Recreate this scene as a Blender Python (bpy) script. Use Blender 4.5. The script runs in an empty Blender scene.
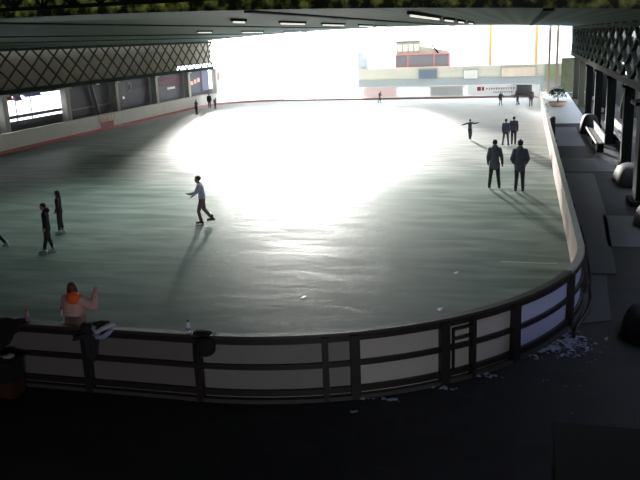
import bpy, bmesh, math, random
from math import sin, cos, pi, atan2, hypot
from mathutils import Vector, Matrix
random.seed(7)
S = bpy.context.scene
COL = S.collection

# ------------------------------------------------------------------ materials
MATS = {}
def mat(name, color, rough=.6, var=.12, scale=6.0, metallic=0.0, bump=0.0, transl=0.0, emit=0.0, spec=.5):
    if name in MATS: return MATS[name]
    m = bpy.data.materials.new(name); m.use_nodes = True
    nt = m.node_tree; N = nt.nodes; L = nt.links
    b = N['Principled BSDF']; out = N['Material Output']
    tc = N.new('ShaderNodeTexCoord'); nz = N.new('ShaderNodeTexNoise')
    nz.inputs['Scale'].default_value = scale; nz.inputs['Detail'].default_value = 4
    L.new(tc.outputs['Object'], nz.inputs['Vector'])
    mx = N.new('ShaderNodeMix'); mx.data_type = 'RGBA'
    c = list(color)
    mx.inputs['A'].default_value = [max(0, v*(1-var)) for v in c]+[1]
    mx.inputs['B'].default_value = [min(1, v*(1+var)) for v in c]+[1]
    L.new(nz.outputs['Fac'], mx.inputs['Factor'])
    L.new(mx.outputs['Result'], b.inputs['Base Color'])
    b.inputs['Roughness'].default_value = rough; b.inputs['Metallic'].default_value = metallic
    b.inputs['Specular IOR Level'].default_value = spec
    if bump:
        bp = N.new('ShaderNodeBump'); bp.inputs['Strength'].default_value = bump
        L.new(nz.outputs['Fac'], bp.inputs['Height']); L.new(bp.outputs['Normal'], b.inputs['Normal'])
    if emit:
        L.new(mx.outputs['Result'], b.inputs['Emission Color']); b.inputs['Emission Strength'].default_value = emit
    if transl:
        t = N.new('ShaderNodeBsdfTranslucent'); L.new(mx.outputs['Result'], t.inputs['Color'])
        ms = N.new('ShaderNodeMixShader'); ms.inputs['Fac'].default_value = transl
        L.new(b.outputs['BSDF'], ms.inputs[1]); L.new(t.outputs['BSDF'], ms.inputs[2])
        L.new(ms.outputs['Shader'], out.inputs['Surface'])
    MATS[name] = m
    return m

def ice_material():
    m = bpy.data.materials.new('ice'); m.use_nodes = True
    nt = m.node_tree; N = nt.nodes; L = nt.links; b = N['Principled BSDF']
    tc = N.new('ShaderNodeTexCoord')
    def noise(sc, scale, det=5, rot=0.0, dist=0.0):
        mp = N.new('ShaderNodeMapping'); mp.inputs['Scale'].default_value = sc; mp.inputs['Rotation'].default_value = (0, 0, rot)
        L.new(tc.outputs['Object'], mp.inputs['Vector'])
        nz = N.new('ShaderNodeTexNoise'); nz.inputs['Scale'].default_value = scale; nz.inputs['Detail'].default_value = det
        nz.inputs['Distortion'].default_value = dist
        L.new(mp.outputs['Vector'], nz.inputs['Vector']); return nz.outputs['Fac']
    a = noise((.35, 1.6, 1), 1.1, 6, .12, .6)       # long scrape streaks across the rink
    c = noise((1, 1, 1), .16, 3)                    # large wet patches
    d = noise((.6, 5, 1), 3.0, 4, -.1, .3)
    ra = N.new('ShaderNodeValToRGB'); ra.color_ramp.elements[0].position = .3; ra.color_ramp.elements[1].position = .72
    ra.color_ramp.elements[0].color = (.17, .23, .19, 1); ra.color_ramp.elements[1].color = (.37, .43, .375, 1)
    L.new(a, ra.inputs['Fac'])
    rb = N.new('ShaderNodeValToRGB'); rb.color_ramp.elements[0].color = (.68, .72, .74, 1); rb.color_ramp.elements[1].color = (1, 1, 1, 1)
    rb.color_ramp.elements[0].position = .35; rb.color_ramp.elements[1].position = .65
    L.new(c, rb.inputs['Fac'])
    mx = N.new('ShaderNodeMix'); mx.data_type = 'RGBA'; mx.blend_type = 'MULTIPLY'; mx.inputs['Factor'].default_value = 1
    L.new(ra.outputs['Color'], mx.inputs['A']); L.new(rb.outputs['Color'], mx.inputs['B'])
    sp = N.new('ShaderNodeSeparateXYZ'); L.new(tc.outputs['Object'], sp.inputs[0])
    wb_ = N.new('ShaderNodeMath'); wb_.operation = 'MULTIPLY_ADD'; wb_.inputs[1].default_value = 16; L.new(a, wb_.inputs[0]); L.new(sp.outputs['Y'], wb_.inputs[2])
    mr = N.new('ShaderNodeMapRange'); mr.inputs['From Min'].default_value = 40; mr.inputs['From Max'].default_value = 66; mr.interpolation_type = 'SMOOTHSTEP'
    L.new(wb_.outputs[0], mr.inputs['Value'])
    m2 = N.new('ShaderNodeMix'); m2.data_type = 'RGBA'; m2.inputs['B'].default_value = (.78, .80, .78, 1)  # far ice whitened, glare brightness put into the base colour
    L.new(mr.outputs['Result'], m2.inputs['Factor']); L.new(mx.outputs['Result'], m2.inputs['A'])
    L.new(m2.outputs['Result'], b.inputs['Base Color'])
    rr = N.new('ShaderNodeMapRange'); rr.inputs['To Min'].default_value = ICE_R0; rr.inputs['To Max'].default_value = ICE_R1
    rr.inputs['From Min'].default_value = .3; rr.inputs['From Max'].default_value = .7
    L.new(a, rr.inputs['Value']); L.new(rr.outputs['Result'], b.inputs['Roughness'])
    b.inputs['IOR'].default_value = 1.31
    # glare extent painted in: sheen dulled nearby, raised towards the far end
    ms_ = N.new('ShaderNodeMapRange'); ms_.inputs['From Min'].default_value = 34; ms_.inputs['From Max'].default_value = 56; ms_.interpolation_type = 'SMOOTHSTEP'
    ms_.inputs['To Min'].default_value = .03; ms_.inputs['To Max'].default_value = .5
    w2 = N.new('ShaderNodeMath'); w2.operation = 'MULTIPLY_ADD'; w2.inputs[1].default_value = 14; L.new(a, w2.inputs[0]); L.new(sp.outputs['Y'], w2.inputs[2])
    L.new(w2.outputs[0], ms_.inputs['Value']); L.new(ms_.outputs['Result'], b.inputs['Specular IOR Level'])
    ad = N.new('ShaderNodeMath'); ad.operation = 'ADD'; L.new(a, ad.inputs[0]); L.new(d, ad.inputs[1])
    bp = N.new('ShaderNodeBump'); bp.inputs['Strength'].default_value = .3; bp.inputs['Distance'].default_value = .02
    L.new(ad.outputs[0], bp.inputs['Height']); L.new(bp.outputs['Normal'], b.inputs['Normal'])
    return m
ICE_R0, ICE_R1 = .42, .60

# ------------------------------------------------------------------ mesh helpers
class MB:
    def __init__(s): s.bm = bmesh.new()
    def box(s, a, b):
        x0, y0, z0 = a; x1, y1, z1 = b
        v = [s.bm.verts.new(p) for p in ((x0,y0,z0),(x1,y0,z0),(x1,y1,z0),(x0,y1,z0),(x0,y0,z1),(x1,y0,z1),(x1,y1,z1),(x0,y1,z1))]
        for f in ((3,2,1,0),(4,5,6,7),(0,1,5,4),(1,2,6,5),(2,3,7,6),(3,0,4,7)): s.bm.faces.new([v[i] for i in f])
        return s
    def quad(s, *ps):
        s.bm.faces.new([s.bm.verts.new(p) for p in ps]); return s
    def loft(s, rings, caps=True, closed=True):
        R = [[s.bm.verts.new(p) for p in r] for r in rings]
        n = len(R[0])
        for i in range(len(R)-1):
            for j in range(n if closed else n-1):
                s.bm.faces.new((R[i][j], R[i][(j+1) % n], R[i+1][(j+1) % n], R[i+1][j]))
        if caps:
            s.bm.faces.new(R[0][::-1]); s.bm.faces.new(R[-1])
        return s
    def bar(s, p, q, w, h=None, n=4):
        """square (n=4) or round bar between two points"""
        h = h or w; p = Vector(p); q = Vector(q); d = (q-p).normalized()
        up = Vector((0,0,1)) if abs(d.z) < .95 else Vector((0,1,0))
        a = d.cross(up).normalized(); b = a.cross(d)
        off = pi/4 if n == 4 else 0; k = math.sqrt(2) if n == 4 else 1
        rg = [[c + a*(cos(2*pi*i/n+off)*w/2*k) + b*(sin(2*pi*i/n+off)*h/2*k) for i in range(n)] for c in (p, q)]
        return s.loft(rg)
    def lathe(s, prof, n=16, c=(0,0,0)):
        return s.loft([[(c[0]+r*cos(2*pi*i/n), c[1]+r*sin(2*pi*i/n), c[2]+z) for i in range(n)] for r, z in prof])
    def tube(s, pts, r, n=8):
        pts = [Vector(p) for p in pts]; rg = []
        for i, p in enumerate(pts):
            d = (pts[min(i+1, len(pts)-1)]-pts[max(i-1, 0)]).normalized()
            up = Vector((0,0,1)) if abs(d.z) < .9 else Vector((0,1,0))
            a = d.cross(up).normalized(); b = a.cross(d)
            rr = r[i] if isinstance(r, (list, tuple)) else r
            rg.append([p+a*(cos(2*pi*k/n)*rr)+b*(sin(2*pi*k/n)*rr) for k in range(n)])
        return s.loft(rg)
    def capsule(s, p, q, r0, r1, n=12, sx=1.0, side=None):
        """tapered limb with rounded ends; side/sx squash it along one direction"""
        p = Vector(p); q = Vector(q); d = q-p; L = d.length or 1e-4; d = d/L
        up = Vector(side) if side else (Vector((0,1,0)) if abs(d.y) < .9 else Vector((1,0,0)))
        a = (up - d*up.dot(d)).normalized(); b = a.cross(d)
        st = []
        for t in (-.95, -.75, -.4): st.append((p+d*(t*r0), r0*math.sqrt(1-t*t)))
        for t in (0, .33, .66, 1): st.append((p+d*(L*t), r0+(r1-r0)*t))
        for t in (.4, .75, .95): st.append((q+d*(t*r1), r1*math.sqrt(1-t*t)))
        return s.loft([[c+a*(cos(2*pi*i/n)*r*sx)+b*(sin(2*pi*i/n)*r) for i in range(n)] for c, r in st])
    def ell(s, c, r, rot=None, n=14):
        c = Vector(c); rg = []
        for k in range(1, 10):
            t = pi*k/10
            ring = []
            for i in range(n):
                v = Vector((r[0]*sin(t)*cos(2*pi*i/n), r[1]*sin(t)*sin(2*pi*i/n), -r[2]*cos(t)))
                if rot: v = rot @ v
                ring.append(c+v)
            rg.append(ring)
        return s.loft(rg)
    def mesh(s, name):
        me = bpy.data.meshes.new(name)
        bmesh.ops.recalc_face_normals(s.bm, faces=s.bm.faces)
        s.bm.to_mesh(me); s.bm.free(); return me
    def build(s, name, m, parent=None, smooth=False, bevel=0):
        if bevel: bmesh.ops.bevel(s.bm, geom=s.bm.edges[:], offset=bevel, segments=2, affect='EDGES')
        me = s.mesh(name)
        if smooth:
            for p in me.polygons: p.use_smooth = True
        o = bpy.data.objects.new(name, me); COL.objects.link(o)
        me.materials.append(m)
        if parent: o.parent = parent
        return o

def tag(o, label=None, cat=None, group=None, kind=None):
    if label: o['label'] = label
    if cat: o['category'] = cat
    if group: o['group'] = group
    if kind: o['kind'] = kind
    return o
def thing(name, label, cat, loc=(0,0,0), rz=0, group=None):
    o = bpy.data.objects.new(name, None); COL.objects.link(o); o.empty_display_size = .2
    o.location = loc; o.rotation_euler = (0, 0, rz)
    return tag(o, label, cat, group)
def struct(o, label=None, cat='structure'):
    return tag(o, label, cat, kind='structure')
def dup(root, loc, rz=None, label=None, group=None):
    r = root.copy(); COL.objects.link(r); r.location = loc
    if rz is not None: r.rotation_euler = (0, 0, rz)
    if label: r['label'] = label
    if group: r['group'] = group
    for ch in list(root.children):
        c = ch.copy(); COL.objects.link(c); c.parent = r
        for g in list(ch.children):
            d = g.copy(); COL.objects.link(d); d.parent = c
    return r

# ------------------------------------------------------------------ camera
CAM = Vector((0, 0, 5.8758)); F_PX, PITCH, YAW, ROLL = 764.39, .2574, .2632, -.0394
fw = Vector((-sin(YAW)*cos(PITCH), cos(YAW)*cos(PITCH), -sin(PITCH)))
rt = Vector((cos(YAW), sin(YAW), 0)); up = rt.cross(fw)
r2 = rt*cos(ROLL)+up*sin(ROLL); u2 = up*cos(ROLL)-rt*sin(ROLL)
cd = bpy.data.cameras.new('camera'); cam = bpy.data.objects.new('camera', cd); COL.objects.link(cam)
M = Matrix((r2, u2, -fw)).transposed().to_4x4(); M.translation = CAM
cam.matrix_world = M
cd.sensor_width = 36; cd.lens = F_PX/640*36; cd.clip_end = 500
S.camera = cam

# ------------------------------------------------------------------ rink perimeter
XL, XR, YN, YF, RR = -29.49, 1.33, 11.10, 73.74, 6.557
RC = [RR, 2.4, RR, RR]                       # corner radii: near right, far right, far left, near left
LENS = [XR-XL-RC[3]-RC[0], RC[0]*pi/2, YF-YN-RC[0]-RC[1], RC[1]*pi/2, XR-XL-RC[1]-RC[2], RC[2]*pi/2, YF-YN-RC[2]-RC[3], RC[3]*pi/2]; PER = sum(LENS)
def per(s, off=0.0):
    """point on the boards line at arc length s, off metres outward"""
    s = s % PER; k = 0
    while s > LENS[k]: s -= LENS[k]; k += 1
    r = RC[k//2]
    corners = [(XR-RC[0], YN+RC[0], -pi/2), (XR-RC[1], YF-RC[1], 0), (XL+RC[2], YF-RC[2], pi/2), (XL+RC[3], YN+RC[3], pi)]
    if k % 2:
        cx, cy, a0 = corners[k//2]; a = a0+s/r
        return (cx+(r+off)*cos(a), cy+(r+off)*sin(a))
    return [(XL+RC[3]+s, YN-off), (XR+off, YN+RC[0]+s), (XR-RC[1]-s, YF+off), (XL-off, YF-RC[2]-s)][k//2]
def sweep(mb, s0, s1, o0, o1, z0, z1, ds=.35):
    n = max(1, int(math.ceil((s1-s0)/ds))); rg = []
    for i in range(n+1):
        s = s0+(s1-s0)*i/n; a = per(s, o0); b = per(s, o1)
        rg.append([(a[0], a[1], z0), (b[0], b[1], z0), (b[0], b[1], z1), (a[0], a[1], z1)])
    mb.loft(rg); return mb

# ------------------------------------------------------------------ material palette
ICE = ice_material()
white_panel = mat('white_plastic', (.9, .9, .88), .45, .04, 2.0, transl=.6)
shaded_panel = mat('shaded_white_plastic', (.20, .185, .18), .5, .10, 3.0, transl=.15)  # white board darkened, shade of the left end put into its colour
mid_panel = mat('milky_plastic', (.56, .545, .53), .5, .06, 3.0, transl=.2)  # brighter copy of the white board, its lighting put into the colour
blue_lit_panel = mat('blue_lit_plastic', (.58, .60, .80), .4, .06, 3.0, transl=.2)  # white board tinted, blue light from the right put into its colour
rail_dark = mat('dark_brown_rail', (.020, .016, .015), .5, .2, 10)
cap_wood = mat('worn_cap_rail', (.05, .042, .036), .45, .25, 12)
cap_light = mat('pale_cap_rail', (.45, .43, .36), .5, .2, 8)
pale_kick = mat('glare_washed_kick', (.80, .42, .45), .5, .1, 4)  # red kick lightened, far glare put into its colour
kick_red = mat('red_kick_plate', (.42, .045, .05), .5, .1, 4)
steel_green = mat('green_steel', (.012, .020, .012), .9, .3, 3, spec=.1)
steel_dark = mat('dark_steel', (.010, .012, .011), .85, .3, 3, spec=.1)
column_grey = mat('pale_concrete', (.40, .385, .32), .8, .15, 3)
tan_sheet = mat('tan_sheet', (.17, .145, .095), .85, .18, .6, transl=.10)
dark_sheet = mat('dark_banner', (.040, .034, .042), .6, .25, 1.0)

# ------------------------------------------------------------------ setting: ice, floor, ground
N_ = 220
pts = [per(PER*i/N_) for i in range(N_)]
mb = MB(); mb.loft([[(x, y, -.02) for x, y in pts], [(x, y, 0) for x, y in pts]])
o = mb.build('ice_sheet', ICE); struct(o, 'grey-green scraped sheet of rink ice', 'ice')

fl = bpy.data.materials.new('dark_floor'); fl.use_nodes = True
nt = fl.node_tree; N = nt.nodes; L = nt.links; b = N['Principled BSDF']
tc = N.new('ShaderNodeTexCoord'); nz = N.new('ShaderNodeTexNoise'); nz.inputs['Scale'].default_value = 3; nz.inputs['Detail'].default_value = 8
br = N.new('ShaderNodeTexBrick'); br.inputs['Scale'].default_value = .55; br.inputs['Mortar Size'].default_value = .008
br.inputs['Color1'].default_value = (.024, .022, .026, 1); br.inputs['Color2'].default_value = (.034, .032, .036, 1); br.inputs['Mortar'].default_value = (.02, .02, .02, 1)
L.new(tc.outputs['Object'], nz.inputs['Vector']); L.new(tc.outputs['Object'], br.inputs['Vector'])
mx = N.new('ShaderNodeMix'); mx.data_type = 'RGBA'; mx.blend_type = 'MULTIPLY'; mx.inputs['Factor'].default_value = .8
L.new(br.outputs['Color'], mx.inputs['A']); L.new(nz.outputs['Color'], mx.inputs['B']); L.new(mx.outputs['Result'], b.inputs['Base Color'])
b.inputs['Roughness'].default_value = .75
mb = MB(); mb.quad((-36, -6, -.02), (9, -6, -.02), (9, 52, -.02), (-36, 52, -.02)); mb.quad((4.1, 52, -.02), (9, 52, -.02), (9, 78, -.02), (4.1, 78, -.02))
struct(mb.build('floor', fl), 'dark stone floor around the rink', 'floor')
snow = mat('snow_and_sunlit_floor', (.80, .81, .82), .8, .06, 1.5, bump=.2)
mb = MB(); mb.quad((-36, 52, -.02), (4.1, 52, -.02), (4.1, 78, -.02), (-36, 78, -.02))  # floor here as pale as snow, sunlight put into its colour
struct(mb.build('ground_far', snow), 'floor beyond the rink, painted pale as if sunlit', 'ground')
mb = MB(); mb.quad((-150, 78, -.04), (150, 78, -.04), (150, 260, -.04), (-150, 260, -.04))
mb.quad((-150, -40, -.04), (-36, -40, -.04), (-36, 78, -.04), (-150, 78, -.04))
mb.quad((9, -40, -.04), (150, -40, -.04), (150, 78, -.04), (9, 78, -.04))
struct(mb.build('ground_outside', snow), 'white snowy ground outside the hall', 'ground')

# ------------------------------------------------------------------ roof
CXR = -13.8
def zc(x): return 6.1+.6*(1-((x-CXR)/18.2)**2)
cl = bpy.data.materials.new('green_ceiling'); cl.use_nodes = True
nt = cl.node_tree; N = nt.nodes; L = nt.links; b = N['Principled BSDF']
tc = N.new('ShaderNodeTexCoord'); wv = N.new('ShaderNodeTexWave'); wv.inputs['Scale'].default_value = .55; wv.inputs['Distortion'].default_value = .4
L.new(tc.outputs['Object'], wv.inputs['Vector'])
rp = N.new('ShaderNodeValToRGB'); rp.color_ramp.elements[0].color = (.026, .054, .026, 1); rp.color_ramp.elements[1].color = (.050, .098, .048, 1)
L.new(wv.outputs['Fac'], rp.inputs['Fac']); L.new(rp.outputs['Color'], b.inputs['Base Color']); b.inputs['Roughness'].default_value = .7; b.inputs['Specular IOR Level'].default_value = .2
mb = MB(); xs = [-32.6+ i*(5.2+32.6)/24 for i in range(25)]
mb.loft([[(x, 18, zc(x)), (x, 76.4, zc(x)), (x, 76.4, zc(x)+.07), (x, 18, zc(x)+.07)] for x in xs])
struct(mb.build('ceiling', cl), 'dark green shallow arched rink ceiling', 'ceiling')
mb = MB(); mb.box((-36, -6, 7.9), (9, 18, 8.1))
struct(mb.build('ceiling_near', steel_green), 'dark high roof deck over the near end', 'ceiling')
for i, x in enumerate((-28, -23.5, -15, -6.5, .5)):
    mb = MB(); mb.box((x-.12, 18.3, zc(x)-.05), (x+.12, 76.35, zc(x)+.2))
    struct(mb.build('trim_%d' % (i+1), steel_green), 'long green roof purlin', 'beam')
# mottled sheet behind the near truss
mott = bpy.data.materials.new('mottled_gable'); mott.use_nodes = True
nt = mott.node_tree; N = nt.nodes; L = nt.links; b = N['Principled BSDF']
tc = N.new('ShaderNodeTexCoord'); nz = N.new('ShaderNodeTexNoise'); nz.inputs['Scale'].default_value = 5; nz.inputs['Detail'].default_value = 6
L.new(tc.outputs['Object'], nz.inputs['Vector'])
rp = N.new('ShaderNodeValToRGB'); rp.color_ramp.elements[0].position = .45; rp.color_ramp.elements[1].position = .68
rp.color_ramp.elements[0].color = (.012, .018, .010, 1); rp.color_ramp.elements[1].color = (.24, .26, .11, 1)
L.new(nz.outputs['Fac'], rp.inputs['Fac']); L.new(rp.outputs['Color'], b.inputs['Base Color'])
tr_ = N.new('ShaderNodeBsdfTranslucent'); ms = N.new('ShaderNodeMixShader'); ms.inputs['Fac'].default_value = .6
L.new(rp.outputs['Color'], tr_.inputs['Color']); L.new(b.outputs['BSDF'], ms.inputs[1]); L.new(tr_.outputs['BSDF'], ms.inputs[2]); L.new(ms.outputs['Shader'], N['Material Output'].inputs['Surface'])
mb = MB(); mb.loft([[(x, 17.9, (zc(x) if -32.6 <= x <= 5.3 else 6.1)+.0), (x, 17.97, (zc(x) if -32.6 <= x <= 5.3 else 6.1)+.0), (x, 17.97, 7.9), (x, 17.9, 7.9)] for x in [-36]+xs+[9]])
struct(mb.build('wall_gable', mott), 'mottled green gable sheet above the ceiling step', 'wall')

def truss(name, label, axis, c, a0, a1, z0, z1, bay, w, posts=True):
    t = thing(name, label, 'roof truss')
    P = (lambda a, z: (a, c, z)) if axis == 'x' else (lambda a, z: (c, a, z))
    MB().bar(P(a0, z0), P(a1, z0), w*1.8).build('bottom_chord', steel_green, t)
    MB().bar(P(a0, z1), P(a1, z1), w*1.8).build('top_chord', steel_green, t)
    a = a0; k = 0
    while a < a1-.1:
        b_ = min(a+bay, a1)
        e = .06 if axis == 'y' else .06
        MB().bar(P(a, z0), P(b_, z1), w).build('brace', steel_green, t)
        MB().bar(P(a, z1), P(b_, z0), w).build('brace', steel_green, t)
        if posts: MB().bar(P(a, z0), P(a, z1), w).build('upright', steel_green, t)
        a += bay; k += 1
    return t
truss('roof_truss', 'green lattice truss spanning the hall below the roof at the near end', 'x', 17.5, -34, 6, 6.88, 7.75, .8, .05)

def side_lattice(label, x, y0, y1, z0, z1, sgn):
    t = thing('side_truss', label, 'truss')
    MB().box((x-.15, y0, z0-.28), (x+.15, y1, z0)).build('bottom_chord', steel_green, t)
    MB().box((x-.12, y0, z1-.2), (x+.12, y1, z1)).build('top_chord', steel_green, t)
    y = y0; st = 1.78 if sgn > 0 else 3.4
    while y < y1-.5:
        for (zz0, zz1) in ((z0, z1), (z1, z0)):
            MB().bar((x+.05*sgn, y, zz0), (x+.05*sgn, min(y+st*2, y1), zz1), .085 if sgn > 0 else .17).build('brace', mat('olive_brace', (.028, .036, .022), .9, .3, 3, spec=.1) if sgn > 0 else steel_green, t)
        y += st
    return t
side_lattice('long dark green lattice girder along the left side before tan sheets', -32.0, 35.4, 77.6, 3.45, 6.05, 1)
side_lattice('long dark lattice girder along the right side with bright gaps', 4.4, 21.2, 77.6, 3.75, 6.05, -1)

def column(x, y, label, group, w=.42, ztop=3.3, m=None):
    t = thing('column', label, 'column', (x, y, 0), 0, group)
    MB().box((-w/2, -w/2, -.02), (w/2, w/2, ztop)).build('shaft', m or column_grey, t, bevel=.02)
    MB().box((-w*.75, -w*.75, ztop-.12), (w*.75, w*.75, ztop)).build('capital', m or column_grey, t)
    MB().box((-w*.7, -w*.7, -.02), (w*.7, w*.7, .15)).build('base', m or column_grey, t)
    return t
cl_labels = ['pale column at the left edge of the photo beside the bright opening', 'pale column between the bright opening and the dark hoardings',
             'pale column just right of the leaning grey prop', 'pale column between the emblem banner and the red-lettered banner',
             'column in front of the red-lettered banner', 'faint column at the far end of the left side']
for i in range(6):
    column(-32.0, 42.5+7.1*i, cl_labels[i], 'columns along the left side', w=.5, ztop=3.18)
cr_labels = ['broad dark column at the right edge nearest the camera', 'second dark column from the camera on the right side', 'third dark column on the right walkway',
             'fourth dark column on the right walkway', 'fifth dark column on the right walkway', 'sixth dark column on the right walkway by the bright exit', 'farthest column of the right side in the glare']
for i in range(7):
    column(4.4 if i else 4.2, 28.3+7.1*i if i else 27.6, cr_labels[i], 'dark columns along the right walkway', w=.85 if i == 0 else .42, ztop=3.47, m=steel_dark if i < 5 else mat('olive_column', (.10, .10, .07), .8))

# ------------------------------------------------------------------ walls
wl = MB(); wl.box((-33.1, 35, 3.3), (-33.0, 71, 6.5)); wl.box((-33.1, 71, 3.75), (-33.0, 79.5, 6.5))
struct(wl.build('wall_left', tan_sheet), 'tan sheeting behind the left lattice girder', 'wall')
wd = mat('dark_wall', (.03, .03, .03), .8)
struct(MB().box((-36.2, -6, -.02), (-36, 36, 8)).build('wall_left_near', wd), 'dark wall left of the near end', 'wall')
struct(MB().box((-36, -6.2, -.02), (9, -6, 8)).build('wall_back', wd), 'dark wall behind the near end', 'wall')
struct(MB().box((-36, 35.8, -.02), (-32.9, 36, 8)).build('wall_return', wd), 'short dark return wall on the left', 'wall')
dw = mat('dusky_wall', (.014, .017, .017), .8, .3, 1.0)
wr = MB()
wr.box((7.2, -6, -.02), (7.4, 24, 8))
wr.box((7.2, 24, -.02), (7.4, 47.0, 3.3)); wr.box((7.2, 47.6, -.02), (7.4, 54.0, 3.3)); wr.box((7.2, 54.8, -.02), (7.4, 60, 3.3)); wr.box((7.2, 62.5, -.02), (7.4, 71, 3.1))
wr.box((7.2, 24, 3.3), (7.4, 34.6, 6.9))
for y in range(36, 56, 2): wr.box((7.2, y, 3.3), (7.4, y+1.3, 6.9))
for y in range(56, 78, 3): wr.box((7.2, y, 3.3), (7.4, y+1.6, 5.2))
wr.box((7.2, 56, 5.2), (7.4, 78, 6.9))
struct(wr.build('wall_right', dw), 'dusky right wall with narrow bright gaps', 'wall')

ol = MB(); ol.box((3.5, 78.6, -.04), (5.3, 78.7, 3.2)); ol.box((5.6, 78.6, -.04), (9, 78.7, 4.6)); ol.box((4.4, 78.6, 3.6), (9, 78.7, 6.9))
struct(ol.build('wall_far_right', mat('olive_net', (.10, .11, .06), .8, .5, 1.5)), 'olive netting wall at the far end of the walkway', 'wall')
# low dark stand wall and opening rails on the left, seen above the boards
struct(MB().box((-32.9, 36, -.02), (-32.6, 79.5, 1.1)).build('wall_left_low', mat('low_dark_wall', (.03, .028, .03), .7)), 'low dark parapet behind the left boards', 'wall')
for i, (z0, z1, y0, y1) in enumerate(((1.52, 1.74, 36, 49.6), (1.12, 1.36, 36, 49.6), (2.98, 3.2, 36, 49.6))):
    struct(MB().box((-32.5, y0, z0), (-32.4, y1, z1)).build('trim_%d' % (10+i), rail_dark), 'dark rail across the bright opening', 'beam')
# hoardings
def banner(y0, y1, z0, z1, label, m, x=-32.45, th=.05, name='banner', group=None):
    t = thing(name, label, 'banner', (x, (y0+y1)/2, 0), 0, group)
    h = (y1-y0)/2
    MB().box((-th, -h, z0), (th, h, z1)).build('sheet', m, t)
    return t
b1 = banner(49.75, 56.8, .95, 3.2, 'plain dark banner between the second and third left columns', dark_sheet)
MB().box((.05, -3.3, 1.38), (.09, 3.3, 1.5)).build('rail', mat('dull_rail', (.14, .14, .14), .5), b1)
MB().box((.06, 1.4, 3.02), (.08, 1.9, 3.14)).build('patch', mat('pale_patch', (.6, .6, .6), .5), b1)['label'] = 'small pale patch'
b2 = banner(56.8, 63.9, .95, 3.2, 'dark banner with a round pale emblem and faint lettering', dark_sheet)
em = MB(); em.loft([[(.06, -.35+.42*cos(2*pi*i/24)-0.1, 2.52+.42*sin(2*pi*i/24)) for i in range(24)], [(.075, -.45+.42*cos(2*pi*i/24), 2.52+.42*sin(2*pi*i/24)) for i in range(24)]])
em = em.build('emblem', mat('emblem_olive', (.17, .165, .11), .6), b2)
st = MB()
for k in range(5):
    a = pi/2+k*2*pi*2/5; b_ = pi/2+(k+1)*2*pi*2/5
    st.bar((.08, -.45+.28*cos(a), 2.52+.28*sin(a)), (.08, -.45+.28*cos(b_), 2.52+.28*sin(b_)), .05)
st.build('emblem_star', dark_sheet, em)
lt = MB()
yy = .35
for k in range(9):
    w = random.choice((.2, .24, .28)); lt.box((.06, yy, 2.30), (.07, yy+w*.35, 2.62)); lt.box((.06, yy, 2.45), (.07, yy+w, 2.53)); yy += w+.08
lt.build('lettering', mat('faint_letter', (.11, .075, .075), .6), b2)
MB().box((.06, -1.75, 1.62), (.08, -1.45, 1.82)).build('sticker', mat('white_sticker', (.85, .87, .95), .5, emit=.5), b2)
b3 = banner(63.9, 71.0, .95, 3.2, 'dark banner with two lines of dull red lettering', dark_sheet)
for z in (2.75, 2.3):
    lt = MB(); yy = -2.6
    for k in range(13):
        lt.box((.06, yy, z-.16), (.07, yy+.1, z+.16)); lt.box((.06, yy, z+.06), (.07, yy+.3, z+.14)); lt.box((.06, yy, z-.16), (.07, yy+.28, z-.08)); yy += .41
    lt.build('lettering', mat('dull_red_letter', (.35, .05, .045), .6), b3)
MB().box((.06, -.3, 1.78), (.08, 1.4, 1.98)).build('label_strip', mat('pale_strip', (.7, .7, .68), .6), b3)
b4 = banner(71.0, 75.0, 1.0, 3.3, 'dark purplish banner above the far part of the left boards', dark_sheet)
for k in range(4):
    y0 = -1.3+k*.85
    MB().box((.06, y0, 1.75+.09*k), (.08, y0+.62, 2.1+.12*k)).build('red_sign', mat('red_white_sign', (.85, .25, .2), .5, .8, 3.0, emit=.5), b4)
banner(75.2, 77.0, 1.1, 3.4, 'broad blue-grey pier beside the far end of the left boards', mat('bluegrey_pier', (.13, .13, .17), .7), name='pier', th=.2)
b5 = banner(79.2, 82.2, 1.3, 3.0, 'white sign with a red spot at the far left end', mat('white_sign', (.8, .78, .8), .5))
MB().box((.06, -1.2, 1.9), (.08, -.3, 2.7)).build('red_spot', kick_red, b5)
# leaning prop
pr = thing('leaning_prop', 'grey prop leaning in front of the dark banner', 'prop', (-32.15, 53.8, 0))
MB().bar((0, -.35, 3.1), (0, .35, .9), .28, .12).build('board', mat('grey_prop', (.22, .22, .25), .6), pr)
MB().bar((0, .35, .95), (0, .45, -.02), .12).build('foot', steel_dark, pr)
# outside the opening: coloured awnings
for (y, z, w, h, c, nm, lb) in ((44.3, 2.72, 1.9, .30, (.16, .02, .006), 'awning', 'orange-red awning outside the bright opening'),
                             (47.6, 2.78, 1.8, .2, (.03, .05, .13), 'blue_awning', 'blue awning outside the bright opening near its top right'),
                             (42.9, 2.5, .5, .5, (.05, .07, .14), 'blue_flag', 'small blue flag outside at the left of the bright opening'),
                             (45.9, 2.62, .7, .3, (.10, .05, .09), 'red_parasol', 'red parasol top seen through the bright opening')):
    t = thing(nm, lb, 'awning', (-33.4 if nm != 'blue_flag' else -33.9, y, 0))
    mb = MB(); mb.loft([[(0, -w/2, z), (0, w/2, z), (.25, w/2, z-h*.2), (.25, -w/2, z-h*.2)], [(0, -w/2, z+h), (0, w/2, z+h), (.1, w/2, z+h), (.1, -w/2, z+h)]])
    mb.build('cloth', mat('cloth_'+nm, c, .7), t)
    MB().bar((-.1, 0, -.04), (-.1, 0, z+.1), .06).build('pole', steel_dark, t)

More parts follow.
